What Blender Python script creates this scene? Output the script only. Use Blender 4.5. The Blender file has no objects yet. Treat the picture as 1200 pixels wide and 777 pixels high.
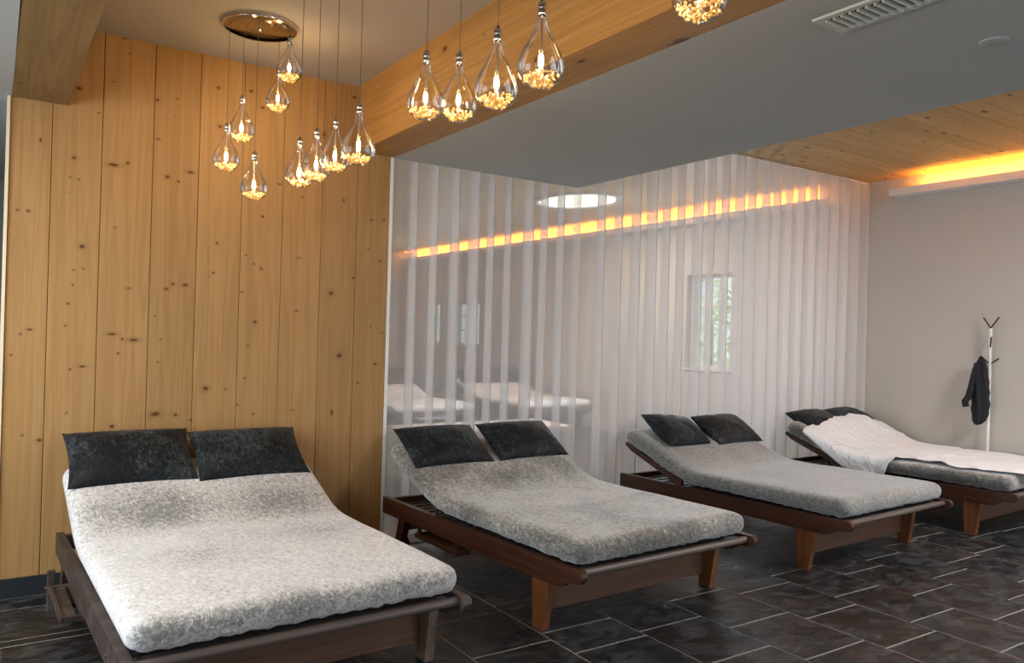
import bpy, bmesh, math, random
from mathutils import Vector, Matrix, noise

random.seed(7)
S = bpy.context.scene
COL = S.collection
PI = math.pi
H = 1.5                                   # eye height

# ------------------------------------------------------------------ camera
VX, VY, CC = (1980.0, 429.0), (-6.0, 372.0), (600.0, 388.5)
foc = math.sqrt(-((VX[0]-CC[0])*(VY[0]-CC[0]) + (VX[1]-CC[1])*(VY[1]-CC[1])))
ax = Vector((VX[0]-CC[0], VX[1]-CC[1], foc)).normalized()
ay = Vector((VY[0]-CC[0], VY[1]-CC[1], foc)); ay = (ay - ax*ax.dot(ay)).normalized()
az = ax.cross(ay)
if az.y > 0: az = -az
right = Vector((ax.x, ay.x, az.x)); down = Vector((ax.y, ay.y, az.y)); fwd = Vector((ax.z, ay.z, az.z))
cd = bpy.data.cameras.new('camera'); cam = bpy.data.objects.new('camera', cd); COL.objects.link(cam)
R = Matrix((right, -down, -fwd)).transposed()
cam.matrix_world = Matrix.Translation((0, 0, H)) @ R.to_4x4()
cd.sensor_fit = 'HORIZONTAL'; cd.sensor_width = 36.0; cd.lens = 36.0*foc/1200.0
cd.clip_start = .05; cd.clip_end = 200
S.camera = cam

# ------------------------------------------------------------------ world, light, exposure
W = bpy.data.worlds.new('world'); S.world = W; W.use_nodes = True
wn = W.node_tree; wn.nodes.clear()
wo = wn.nodes.new('ShaderNodeOutputWorld'); wb = wn.nodes.new('ShaderNodeBackground')
wb.inputs[0].default_value = (.80, .90, 1.0, 1); wb.inputs[1].default_value = 1.6
wn.links.new(wb.outputs[0], wo.inputs[0])
S.view_settings.view_transform = 'Standard'; S.view_settings.look = 'None'
S.view_settings.exposure = 0.0; S.view_settings.gamma = 1.0; S.view_settings.use_curve_mapping = False

def area(name, loc, rot, sx, sy, power, color):
    l = bpy.data.lights.new(name, 'AREA'); l.shape = 'RECTANGLE'; l.size = sx; l.size_y = sy
    l.energy = power; l.color = color
    o = bpy.data.objects.new(name, l); COL.objects.link(o); o.location = loc; o.rotation_euler = rot
    return o
DAY = (.76, .88, 1.0)
# daylight in the window openings of the side wall, the wall behind the viewer and the room beyond
area('daylight_side', (-2.5, 3.0, 1.55), (0, -PI/2, 0), 1.7, 2.2, 95, DAY)
area('daylight_side_near', (-2.5, -1.0, 1.55), (0, -PI/2, 0), 1.7, 2.2, 60, DAY)
area('daylight_back_right', (5.2, -3.9, 1.5), (-PI/2, 0, PI), 3.2, 1.9, 60, DAY)
area('daylight_far_window', (7.9, 7.3, 1.7), (0, PI/2, 0), 1.2, .75, 60, DAY)
area('daylight_far_windows', (7.9, 14.4, 1.6), (0, PI/2, 0), 1.0, 2.2, 50, DAY)

sl = bpy.data.lights.new('sun', 'SUN'); sl.energy = 3.5; sl.angle = .02; sl.color = (1, .96, .86)
so = bpy.data.objects.new('sun', sl); COL.objects.link(so); so.rotation_euler = Vector((-.02, -.75, -.8)).to_track_quat('-Z', 'Y').to_euler()

# ------------------------------------------------------------------ mesh helpers
class MB:
    def __init__(s): s.v = []; s.f = []; s.sm = []
    def add(s, vs, fs, smooth=False):
        b = len(s.v); s.v += [tuple(v) for v in vs]; s.f += [tuple(b+i for i in f) for f in fs]; s.sm += [smooth]*len(fs); return s
    def box(s, x0, x1, y0, y1, z0, z1, c=0.0, mat=None):
        if c > 0:
            bm = bmesh.new(); bmesh.ops.create_cube(bm, size=1)
            for v in bm.verts: v.co = Vector(((x0+x1)/2+v.co.x*(x1-x0), (y0+y1)/2+v.co.y*(y1-y0), (z0+z1)/2+v.co.z*(z1-z0)))
            bmesh.ops.bevel(bm, geom=bm.edges[:], offset=c, segments=1, affect='EDGES', profile=.5)
            bm.verts.index_update()
            vs = [v.co.copy() for v in bm.verts]; fs = [[v.index for v in f.verts] for f in bm.faces]; bm.free()
        else:
            vs = [Vector(p) for p in ((x0,y0,z0),(x1,y0,z0),(x1,y1,z0),(x0,y1,z0),(x0,y0,z1),(x1,y0,z1),(x1,y1,z1),(x0,y1,z1))]
            fs = [(0,3,2,1),(4,5,6,7),(0,1,5,4),(1,2,6,5),(2,3,7,6),(3,0,4,7)]
        if mat: vs = [mat @ v for v in vs]
        return s.add(vs, fs)
    def prism(s, pts, a0, a1, axis='x'):
        n = len(pts); vs = []
        for a in (a0, a1):
            for p, q in pts:
                vs.append((a, p, q) if axis == 'x' else (p, a, q) if axis == 'y' else (p, q, a))
        fs = [tuple(range(n)), tuple(range(2*n-1, n-1, -1))]
        for i in range(n): j = (i+1) % n; fs.append((i, i+n, j+n, j))
        return s.add(vs, fs)
    def tube(s, pts, r, n=10, caps=True, smooth=True):
        pts = [Vector(p) for p in pts]; rr = r if isinstance(r, (list, tuple)) else [r]*len(pts)
        vs = []; fs = []
        for i, p in enumerate(pts):
            d = (pts[min(i+1, len(pts)-1)] - pts[max(i-1, 0)]).normalized()
            u = d.orthogonal().normalized() if i == 0 else (u - d*u.dot(d)).normalized()
            w = d.cross(u)
            for k in range(n):
                a = 2*PI*k/n; vs.append(p + (u*math.cos(a)+w*math.sin(a))*rr[i])
        for i in range(len(pts)-1):
            for k in range(n):
                q = (k+1) % n; fs.append((i*n+k, i*n+q, (i+1)*n+q, (i+1)*n+k))
        s.add(vs, fs, smooth)
        if caps:
            b = len(vs); s.add([vs[k] for k in range(n)], [tuple(range(n-1, -1, -1))]); s.add([vs[b-n+k] for k in range(n)], [tuple(range(n))])
        return s
    def lathe(s, prof, c=(0,0,0), n=20, smooth=True, squash=1.0):
        vs = []; fs = []
        for r, z in prof:
            for k in range(n):
                a = 2*PI*k/n; vs.append((c[0]+r*math.cos(a), c[1]+r*math.sin(a)*squash, c[2]+z))
        for i in range(len(prof)-1):
            for k in range(n):
                q = (k+1) % n; fs.append((i*n+k, i*n+q, (i+1)*n+q, (i+1)*n+k))
        return s.add(vs, fs, smooth)
    def mesh(s, name):
        me = bpy.data.meshes.new(name); me.from_pydata(s.v, [], s.f)
        for p, t in zip(me.polygons, s.sm): p.use_smooth = t
        bm = bmesh.new(); bm.from_mesh(me); bmesh.ops.recalc_face_normals(bm, faces=bm.faces[:]); bm.to_mesh(me); bm.free()
        me.update(); return me
    def build(s, name, mat, parent=None, me=None):
        me = me or s.mesh(name)
        if mat and not me.materials: me.materials.append(mat)
        o = bpy.data.objects.new(name, me); COL.objects.link(o)
        if parent: o.parent = parent
        return o

def tag(o, label, cat, group=None):
    o['label'] = label; o['category'] = cat
    if group: o['group'] = group
    return o
def thing(name, label, cat, loc=(0,0,0), rz=0, group=None):
    o = bpy.data.objects.new(name, None); COL.objects.link(o); o.location = loc; o.rotation_euler = (0, 0, rz)
    o.empty_display_size = .1
    return tag(o, label, cat, group)
def struct(o): o['kind'] = 'structure'; return o
def copy_tree(o, parent=None):
    c = o.copy(); COL.objects.link(c)
    if parent: c.parent = parent
    for ch in list(o.children): copy_tree(ch, c)
    return c

# ------------------------------------------------------------------ materials
class NT:
    def __init__(s, name):
        s.m = bpy.data.materials.new(name); s.m.use_nodes = True; s.t = s.m.node_tree; s.t.nodes.clear()
        s.out = s.n('ShaderNodeOutputMaterial'); s.p = s.n('ShaderNodeBsdfPrincipled'); s.l(s.p.outputs[0], s.out.inputs[0])
    def n(s, t, **k):
        x = s.t.nodes.new(t)
        for a, b in k.items(): setattr(x, a, b)
        return x
    def l(s, a, b): s.t.links.new(a, b)
    def coord(s, scale=(1,1,1), which='Object', loc=(0,0,0)):
        c = s.n('ShaderNodeTexCoord'); m = s.n('ShaderNodeMapping'); s.l(c.outputs[which], m.inputs[0])
        m.inputs['Scale'].default_value = scale; m.inputs['Location'].default_value = loc; return m.outputs[0]
    def noise(s, vec, scale, detail=4, rough=.5, dist=0):
        x = s.n('ShaderNodeTexNoise'); x.inputs['Scale'].default_value = scale; x.inputs['Detail'].default_value = detail
        x.inputs['Roughness'].default_value = rough; x.inputs['Distortion'].default_value = dist
        s.l(vec, x.inputs['Vector']); return x.outputs['Fac']
    def ramp(s, fac, stops, interp='LINEAR'):
        r = s.n('ShaderNodeValToRGB'); s.l(fac, r.inputs[0]); e = r.color_ramp.elements; r.color_ramp.interpolation = interp
        while len(e) < len(stops): e.new(.5)
        for i, (p, c) in enumerate(stops):
            e[i].position = p; e[i].color = (*c, 1) if not isinstance(c, (int, float)) else (c, c, c, 1)
        return r.outputs[0]
    def mix(s, fac, a, b, mode='MIX'):
        x = s.n('ShaderNodeMix', data_type='RGBA', blend_type=mode)
        if isinstance(fac, (int, float)): x.inputs[0].default_value = fac
        else: s.l(fac, x.inputs[0])
        for v, i in ((a, 6), (b, 7)):
            if isinstance(v, tuple): x.inputs[i].default_value = (*v, 1)
            else: s.l(v, x.inputs[i])
        return x.outputs[2]
    def math(s, op, a, b=None, c=None, clamp=False):
        x = s.n('ShaderNodeMath', operation=op, use_clamp=clamp)
        for i, v in enumerate((a, b, c)):
            if v is None: continue
            if isinstance(v, (int, float)): x.inputs[i].default_value = v
            else: s.l(v, x.inputs[i])
        return x.outputs[0]
    def vec(s, op, a, b, c=None):
        x = s.n('ShaderNodeVectorMath', operation=op)
        for i, v in enumerate((a, b, c)):
            if v is None: continue
            if isinstance(v, tuple): x.inputs[i].default_value = v
            else: s.l(v, x.inputs[i])
        return x
    def bump(s, h, strength=.3, dist=.01):
        b = s.n('ShaderNodeBump'); b.inputs['Strength'].default_value = strength; b.inputs['Distance'].default_value = dist
        s.l(h, b.inputs['Height']); s.l(b.outputs[0], s.p.inputs['Normal']); return b
    def set(s, **k):
        for a, b in k.items():
            i = s.p.inputs[a.replace('_', ' ')]
            if isinstance(b, (int, float)): i.default_value = b
            elif isinstance(b, tuple): i.default_value = (*b, 1) if len(b) == 3 else b
            else: s.l(b, i)
        return s
    def rnd(s): return s.n('ShaderNodeObjectInfo').outputs['Random']

def plain(name, col, rough=.6, metal=0.0, bump=0.0, bscale=200, var=.06):
    t = NT(name); v = t.coord()
    n = t.noise(v, 3, 3)
    c = t.mix(n, tuple(x*(1-var) for x in col), tuple(min(1, x*(1+var)) for x in col))
    t.set(Base_Color=c, Roughness=rough, Metallic=metal)
    if bump: t.bump(t.noise(v, bscale, 3), bump, .002)
    return t.m

KNOTS = [(0.358, 2.784, 0.0154, 0.0128), (0.459, 2.665, 0.0112, 0.0037), (0.344, 2.397, 0.0132, 0.0109), (0.328, 2.286, 0.0066, 0.0055), (0.371, 2.279, 0.0066, 0.0055), (0.325, 2.202, 0.0044, 0.0036), (0.087, 2.079, 0.0085, 0.0071), (0.135, 2.079, 0.0107, 0.0089), (0.529, 2.855, 0.0113, 0.0037), (0.759, 2.795, 0.0139, 0.0115), (0.769, 2.568, 0.0139, 0.0058), (0.541, 2.385, 0.0338, 0.0112), (0.613, 2.405, 0.0114, 0.0094), (0.825, 2.354, 0.0163, 0.0136), (0.885, 2.335, 0.0094, 0.0078), (0.951, 2.399, 0.0261, 0.0118), (0.865, 2.821, 0.007, 0.0058), (1.097, 2.931, 0.0121, 0.01), (1.113, 2.7, 0.0145, 0.012), (1.291, 2.949, 0.0123, 0.0102), (1.365, 2.86, 0.0124, 0.0103), (1.384, 2.181, 0.01, 0.0083), (1.484, 2.396, 0.0151, 0.0063), (1.114, 1.99, 0.0097, 0.008), (1.635, 2.333, 0.0102, 0.0043), (1.913, 2.344, 0.0079, 0.0153), (2.114, 2.236, 0.0108, 0.009), (2.206, 2.241, 0.0109, 0.009), (1.966, 3.04, 0.0159, 0.0132), (0.608, 3.031, 0.0068, 0.0057), (0.86, 2.723, 0.0047, 0.0039), (0.577, 3.111, 0.0113, 0.0056), (0.183, 2.468, 0.0065, 0.0143), (0.558, 2.031, 0.0068, 0.0056), (0.395, 1.909, 0.0177, 0.0147), (1.767, 2.759, 0.0104, 0.0173), (0.157, 1.44, 0.017, 0.0071), (0.116, 1.414, 0.0085, 0.007), (0.076, 1.302, 0.0063, 0.0052), (0.357, 1.775, 0.0066, 0.0054), (0.405, 1.786, 0.0066, 0.0055), (0.355, 1.692, 0.0066, 0.0054), (0.335, 1.588, 0.0087, 0.0072), (0.326, 1.466, 0.0065, 0.0054), (0.414, 1.24, 0.022, 0.0073), (0.354, 1.224, 0.0087, 0.0073), (0.635, 1.689, 0.0136, 0.0056), (0.557, 1.424, 0.0291, 0.0093), (0.611, 1.397, 0.009, 0.0075), (0.669, 1.393, 0.0295, 0.0113), (0.591, 1.315, 0.009, 0.0075), (0.836, 1.696, 0.0139, 0.0115), (0.871, 1.727, 0.0116, 0.0097), (0.94, 1.725, 0.0211, 0.0117), (0.778, 1.536, 0.0069, 0.0057), (0.813, 1.399, 0.0069, 0.0058), (0.801, 1.265, 0.0069, 0.0057), (1.098, 1.808, 0.0096, 0.0079), (1.076, 1.783, 0.0048, 0.004), (1.114, 1.99, 0.0096, 0.008), (1.289, 1.93, 0.0073, 0.0061), (1.336, 1.881, 0.0074, 0.0061), (1.383, 1.853, 0.0099, 0.0082), (1.269, 1.702, 0.0073, 0.0061), (1.356, 1.518, 0.0148, 0.0123), (1.316, 1.372, 0.0074, 0.0061), (1.302, 1.167, 0.0073, 0.0061), (1.361, 0.945, 0.0074, 0.0061), (1.072, 1.107, 0.0215, 0.0178), (1.188, 1.1, 0.0073, 0.006), (0.795, 0.962, 0.0369, 0.0172), (0.906, 0.953, 0.014, 0.0116), (0.991, 0.92, 0.0094, 0.0078), (0.858, 0.848, 0.0093, 0.0077), (0.57, 0.899, 0.0157, 0.013), (0.626, 0.871, 0.009, 0.0075), (1.617, 1.598, 0.0178, 0.0063), (1.618, 1.939, 0.0203, 0.0042), (1.844, 1.723, 0.0208, 0.0173), (1.913, 1.312, 0.0236, 0.0217), (1.872, 0.932, 0.0104, 0.0238), (1.995, 1.832, 0.0106, 0.0088), (2.188, 1.963, 0.0108, 0.0089), (2.13, 1.513, 0.008, 0.0067), (2.171, 1.258, 0.0135, 0.0112), (2.215, 1.469, 0.0081, 0.0067), (2.05, 1.129, 0.0106, 0.0088), (1.263, 1.003, 0.0073, 0.0061), (1.611, 0.958, 0.0152, 0.0042), (0.138, 0.868, 0.0085, 0.0071), (0.218, 0.839, 0.0172, 0.0107), (0.343, 0.983, 0.0065, 0.0054), (2.097, 2.038, 0.008, 0.0066)]

def pine(name, grain, light, dark, knot_list=None, knot_scale=1.3, knots=True, rough=.55, random_knots=False, kcol=(.11, .042, .014)):
    """grain: axis along which the fibre runs"""
    t = NT(name); sc = {'x': (.35, 9, 9), 'y': (9, .35, 9), 'z': (9, 9, .35)}[grain]
    sc2 = {'x': (.8, 60, 60), 'y': (60, .8, 60), 'z': (60, 60, .8)}[grain]
    rn = t.rnd(); base = t.coord()
    off = t.n('ShaderNodeCombineXYZ')
    for i in range(3): t.l(t.math('MULTIPLY', rn, 37.0+11*i), off.inputs[i])
    pos = t.vec('ADD', base, off.outputs[0]).outputs[0]
    a = t.vec('MULTIPLY', pos, sc).outputs[0]; b = t.vec('MULTIPLY', pos, sc2).outputs[0]
    n1 = t.noise(a, 1.6, 3, .55, .6)
    rings = t.math('PINGPONG', t.math('MULTIPLY', n1, 9.0), 1.0)
    n2 = t.noise(b, 1.0, 2)
    g = t.math('ADD', t.math('MULTIPLY', rings, .55), t.math('MULTIPLY', n2, .45))
    col = t.ramp(g, [(.1, light), (.95, dark)])
    tint = t.math('MULTIPLY_ADD', rn, .16, .92)
    bc = t.n('ShaderNodeHueSaturation'); t.l(tint, bc.inputs['Value']); t.l(col, bc.inputs['Color']); col = bc.outputs[0]
    if knot_list:
        cur = None
        for (kx, kz, rx, rz) in knot_list:
            m = t.vec('MULTIPLY_ADD', base, (1/rx, 0, 1/rz), (-kx/rx, 0, -kz/rz))
            L = t.vec('LENGTH', m.outputs[0], None).outputs['Value']
            cur = L if cur is None else t.math('MINIMUM', cur, L)
        wob = t.math('ADD', cur, t.math('MULTIPLY', t.noise(base, 60, 2), .5))
        halo = t.ramp(t.math('DIVIDE', wob, 6.0), [(.16, .55), (.42, 0.0)])
        core = t.ramp(t.math('DIVIDE', wob, 2.0), [(.32, 1.0), (.60, 0.0)])
        col = t.mix(halo, col, tuple(x*.80 for x in dark)); col = t.mix(core, col, kcol)
    if random_knots:
        v = t.n('ShaderNodeTexVoronoi'); v.inputs['Scale'].default_value = knot_scale
        ks = {'x': (.8, 1.6, 1.6), 'y': (1.6, .8, 1.6), 'z': (1.6, 1.6, .8)}[grain]
        t.l(t.vec('MULTIPLY', pos, ks).outputs[0], v.inputs['Vector'])
        sz = t.n('ShaderNodeSeparateColor'); t.l(v.outputs['Color'], sz.inputs[0])
        size = t.math('MULTIPLY_ADD', t.math('POWER', sz.outputs[0], 2.0), .16, .03)
        q = t.math('DIVIDE', v.outputs['Distance'], size)
        halo = t.ramp(t.math('DIVIDE', q, 5.0), [(.15, .5), (.5, 0.0)])
        core = t.ramp(t.math('DIVIDE', q, 2.0), [(.40, 1.0), (.55, 0.0)])
        col = t.mix(halo, col, tuple(x*.80 for x in dark)); col = t.mix(core, col, kcol)
    t.set(Base_Color=col, Roughness=rough); t.p.inputs['Specular IOR Level'].default_value = .3
    t.bump(g, .08, .002)
    return t.m

def stained(name, grain, light, dark, rough=.45, wear=None):
    t = NT(name); sc = {'x': (1.2, 40, 40), 'y': (40, 1.2, 40), 'z': (40, 40, 1.2)}[grain]
    rn = t.rnd(); base = t.coord(); off = t.n('ShaderNodeCombineXYZ')
    for i in range(3): t.l(t.math('MULTIPLY', rn, 17.0+5*i), off.inputs[i])
    pos = t.vec('ADD', base, off.outputs[0]).outputs[0]
    n = t.noise(t.vec('MULTIPLY', pos, sc).outputs[0], 1, 4, .6, .4)
    col = t.ramp(n, [(.3, dark), (.7, light)])
    if wear:
        w = t.ramp(t.noise(pos, 9, 5, .65), [(.50, 0.0), (.68, 1.0)])
        col = t.mix(w, col, wear)
    t.set(Base_Color=col, Roughness=rough); t.bump(n, .12, .002)
    return t.m

def velvet(name, low, mid, high, rough=.55, sheen=.8, scale=1.0, stain=None, patch=.5, stc=(.7,.75,.8), nap=.42):
    t = NT(name); v = t.coord()
    rn = t.rnd(); off = t.n('ShaderNodeCombineXYZ')
    for i in range(3): t.l(t.math('MULTIPLY', rn, 23.0+7*i), off.inputs[i])
    pos = t.vec('ADD', v, off.outputs[0]).outputs[0]
    wp = t.n('ShaderNodeTexNoise'); wp.inputs['Scale'].default_value = 22*scale; t.l(pos, wp.inputs['Vector'])
    warp = t.vec('MULTIPLY_ADD', wp.outputs['Color'], (.05, .05, .05), None)
    t.l(pos, warp.inputs[2])
    st = t.vec('MULTIPLY', warp.outputs[0], (1.0, .55, 1.0)).outputs[0]
    n1 = t.noise(st, 70*scale, 5, .72, .8)
    n2 = t.noise(pos, 3.2, 3, .5, .3)
    f = t.math('ADD', n1, t.math('MULTIPLY', t.math('SUBTRACT', n2, .5), patch))
    # pile seen along its tips looks dark, seen across looks light
    lw = t.n('ShaderNodeLayerWeight'); lw.inputs[0].default_value = .5
    f = t.math('ADD', f, t.math('MULTIPLY', t.math('SUBTRACT', lw.outputs['Facing'], .52), nap))
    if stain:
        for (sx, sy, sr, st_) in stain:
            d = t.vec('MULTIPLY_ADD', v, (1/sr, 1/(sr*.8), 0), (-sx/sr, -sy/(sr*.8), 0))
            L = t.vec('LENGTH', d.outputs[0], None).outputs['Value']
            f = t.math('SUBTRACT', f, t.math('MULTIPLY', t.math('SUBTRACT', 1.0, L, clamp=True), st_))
    f2 = t.math('MULTIPLY_ADD', n1, .9, .55)
    col = t.ramp(f, [(.26, low), (.47, mid), (.68, high)])
    hs = t.n('ShaderNodeHueSaturation'); t.l(f2, hs.inputs['Value']); t.l(col, hs.inputs['Color']); col = hs.outputs[0]
    t.set(Base_Color=col, Roughness=rough, Sheen_Weight=sheen, Sheen_Roughness=.35, Sheen_Tint=stc)
    t.p.inputs['Specular IOR Level'].default_value = .25
    t.bump(n1, .35, .006)
    return t.m

M = {}
M['pine_wall'] = pine('pine_wall', 'z', (.44, .255, .10), (.35, .19, .066), knot_list=KNOTS)
M['pine_beam'] = pine('pine_beam', 'y', (.47, .25, .075), (.34, .165, .042), random_knots=True, knot_scale=4.6)
M['pine_shaded'] = pine('pine_shaded', 'y', (.30, .185, .075), (.20, .115, .045), random_knots=True, knot_scale=6.0)  # greyer left beam pine, darkened so its colour carries the underside's shade
M['pine_ceiling'] = pine('pine_ceiling', 'x', (.60, .39, .17), (.47, .285, .11), random_knots=True, knot_scale=6.5)
M['pine_edge'] = plain('pine_edge', (.85, .72, .50), .6)
M['plaster_warm'] = plain('plaster_warm', (.36, .335, .31), .9, bump=.1, bscale=60, var=.02)
M['plaster_wall'] = plain('plaster_wall', (.57, .525, .47), .9, bump=.1, bscale=60, var=.02)
M['plaster_soffit'] = plain('plaster_soffit', (.48, .475, .445), .9, bump=.08, bscale=60, var=.02)
M['white_trim'] = plain('white_trim', (.82, .80, .76), .5)
M['white_paint'] = plain('white_paint', (.58, .56, .49), .45)
M['skirting'] = plain('skirting', (.022, .026, .032), .4)
M['grout'] = plain('grout', (.36, .345, .32), .9, bump=.2)
M['dark_gap'] = plain('dark_gap', (.02, .02, .02), .8)
M['rail'] = stained('rail', 'y', (.085, .032, .016), (.040, .014, .008), .38)
M['rail_weathered'] = stained('rail_weathered', 'y', (.070, .043, .033), (.036, .022, .018), .5, wear=(.10, .08, .066))
M['apron'] = stained('apron', 'x', (.20, .095, .058), (.12, .055, .034), .45)
M['leg'] = stained('leg', 'z', (.235, .090, .027), (.13, .042, .013), .4)
M['leg_weathered'] = stained('leg_weathered', 'z', (.20, .13, .09), (.08, .05, .035), .55, wear=(.26, .2, .15))
M['bar'] = stained('bar', 'x', (.17, .135, .115), (.085, .062, .052), .42)
M['slat'] = stained('slat', 'x', (.045, .028, .02), (.018, .012, .01), .5)
M['rubber'] = plain('rubber', (.012, .012, .012), .6)
M['mirror'] = plain('mirror', (.40, .35, .27), .06, 1.0)
M['chrome'] = plain('chrome', (.75, .74, .72), .08, 1.0)
M['steel'] = plain('steel', (.55, .55, .55), .3, 1.0)
M['cord'] = plain('cord', (.10, .075, .055), .5)
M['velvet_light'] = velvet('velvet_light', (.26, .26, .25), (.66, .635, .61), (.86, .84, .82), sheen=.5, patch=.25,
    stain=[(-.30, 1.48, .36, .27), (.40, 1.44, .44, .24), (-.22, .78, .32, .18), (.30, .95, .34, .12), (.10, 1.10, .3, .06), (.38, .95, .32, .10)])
M['velvet_grey'] = velvet('velvet_grey', (.09, .095, .09), (.235, .222, .202), (.56, .54, .50), sheen=.6)
M['velvet_grey_smooth'] = velvet('velvet_grey_smooth', (.13, .135, .13), (.25, .248, .235), (.44, .44, .42), sheen=.6, scale=1.2, patch=.2)
M['velvet_black'] = velvet('velvet_black', (.003, .004, .005), (.007, .009, .011), (.060, .072, .080), sheen=.06, scale=.8, nap=.10)
M['garment'] = plain('garment', (.012, .012, .016), .85, bump=.3)

def slate():
    t = NT('slate'); v = t.coord(); rn = t.rnd(); off = t.n('ShaderNodeCombineXYZ')
    for i in range(3): t.l(t.math('MULTIPLY', rn, 31.0+9*i), off.inputs[i])
    pos = t.vec('ADD', v, off.outputs[0]).outputs[0]
    n1 = t.noise(t.vec('MULTIPLY', pos, (1, 1.5, 1)).outputs[0], 7, 7, .66, .7)
    n2 = t.noise(pos, 38, 3, .6)
    cc = t.ramp(rn, [(0, (.008, .010, .013)), (.35, (.014, .013, .013)), (.65, (.008, .010, .014)), (1, (.020, .016, .015))])
    c = t.mix(t.ramp(n1, [(.46, 0.0), (.80, 1.0)]), cc, (.105, .110, .120))
    t.set(Base_Color=c, Roughness=t.ramp(n1, [(.2, .22), (.8, .42)]))
    h = t.math('ADD', n1, t.math('MULTIPLY', n2, .08))
    t.bump(h, .5, .028); return t.m
M['slate'] = slate()

def sheer():
    t = NT('sheer'); t.t.nodes.remove(t.p)
    v = t.coord((1, 1, 1))
    w = t.noise(t.vec('MULTIPLY', v, (260, 260, 260)).outputs[0], 1, 1)
    lw = t.n('ShaderNodeLayerWeight'); lw.inputs[0].default_value = .5
    fac = lw.outputs['Facing']
    op = t.math('MULTIPLY_ADD', t.math('POWER', fac, 1.6), .50, .43)      # weave closes up where the cloth is seen edge-on
    op = t.math('MULTIPLY_ADD', w, .08, op, clamp=True)
    d = t.n('ShaderNodeBsdfDiffuse'); d.inputs[0].default_value = (.86, .85, .86, 1)
    tl = t.n('ShaderNodeBsdfTranslucent'); tl.inputs[0].default_value = (.86, .85, .86, 1)
    mx = t.n('ShaderNodeMixShader'); mx.inputs[0].default_value = .5; t.l(d.outputs[0], mx.inputs[1]); t.l(tl.outputs[0], mx.inputs[2])
    tr = t.n('ShaderNodeBsdfTransparent'); tr.inputs[0].default_value = (1, 1, 1, 1)
    m2 = t.n('ShaderNodeMixShader'); t.l(op, m2.inputs[0]); t.l(tr.outputs[0], m2.inputs[1]); t.l(mx.outputs[0], m2.inputs[2])
    t.l(m2.outputs[0], t.out.inputs[0]); return t.m
M['sheer'] = sheer()

def thin_glass(name, tint=(1, 1, 1), ior=1.5, boost=1.0, rough=.02):
    t = NT(name); t.t.nodes.remove(t.p)
    fr = t.n('ShaderNodeFresnel'); fr.inputs[0].default_value = ior
    tr = t.n('ShaderNodeBsdfTransparent'); tr.inputs[0].default_value = (*tint, 1)
    gl = t.n('ShaderNodeBsdfGlossy'); gl.inputs['Roughness'].default_value = rough
    m = t.n('ShaderNodeMixShader'); t.l(t.math('MULTIPLY', fr.outputs[0], boost, clamp=True), m.inputs[0])
    t.l(tr.outputs[0], m.inputs[1]); t.l(gl.outputs[0], m.inputs[2]); t.l(m.outputs[0], t.out.inputs[0]); return t.m
M['glass'] = thin_glass('glass', (.985, .98, .97), 1.45, .75)
M['pane'] = thin_glass('pane', (.93, .95, .94), 1.45, .8)

def crystal():
    t = NT('crystal'); t.set(Base_Color=(1.0, .74, .38), Roughness=.15, Transmission_Weight=.15, IOR=1.5)
    return t.m
M['crystal'] = crystal()

def emit(name, col, strength):
    t = NT(name); t.t.nodes.remove(t.p); e = t.n('ShaderNodeEmission'); e.inputs[0].default_value = (*col, 1); e.inputs[1].default_value = strength
    t.l(e.outputs[0], t.out.inputs[0]); return t.m
M['bulb'] = emit('bulb', (1.0, .70, .34), 90)
M['led'] = emit('led', (1.0, .40, .06), 85)
M['skylight'] = emit('skylight', (1.0, .93, .76), 2.4)
M['leaf'] = plain('leaf', (.55, .72, .16), .5, var=.5)
M['bark'] = plain('bark', (.12, .08, .05), .8)
M['ground'] = plain('ground', (.30, .42, .12), .9)

def sheet_mat():
    t = NT('sheet_cotton'); v = t.coord()
    t.set(Base_Color=(.92, .91, .92), Roughness=.85, Sheen_Weight=.3); t.bump(t.noise(v, 9, 5, .55, 1.5), .7, .04); return t.m
M['sheet'] = sheet_mat()

# ------------------------------------------------------------------ room shell
YW = 4.956                      # face of the board wall
XR = 8.0                       # right wall
CZ, SZ, WZ = 3.117, 2.68, 3.26  # main ceiling, soffit, wooden ceiling
# floor: grout bed plus slate tiles
fl = struct(MB().box(-2.7, 8.05, -4.1, 16.8, -.12, -.0015).build('floor', M['grout']))
XB = [-2.66, -2.208, -1.756, -1.304, -.852, -.400, .052, .504, .956, 1.408, 1.860, 2.310, 2.764, 3.214, 3.690, 4.153, 4.600, 5.045, 5.480, 5.932, 6.384, 6.836, 7.288, 7.740, 8.0]
ANCH = {0: .2, 1: .35, 2: .1, 3: .4, 4: .25, 5: .12, 6: 4.291, 7: 4.06, 8: 3.92, 9: 3.355, 10: 3.058, 11: 3.144, 12: 2.922, 13: 3.18, 14: 2.161, 15: 2.298, 16: 2.535, 17: 2.660, 18: 2.797, 19: 2.38, 20: 2.62, 21: 2.15, 22: 2.75, 23: 2.4}
def tile_rows(c):
    a = ANCH[c]; p = .4525; y0 = a - p*math.ceil((a+4.0)/p); ys = []
    y = y0
    while y < 16.8: ys.append(y); y += p
    if c == 11: ys = [y for y in ys if y > 2.9] + [2.871 - p*k for k in range(0, 16)]
    if c == 6: ys = ys + [4.215]
    if c == 6: ys = [y for y in ys if y > 4.2] + [4.215 - p*k for k in range(1, 19)]
    return sorted(set(round(y, 3) for y in ys))
tmesh = {}
far = MB()
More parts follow.
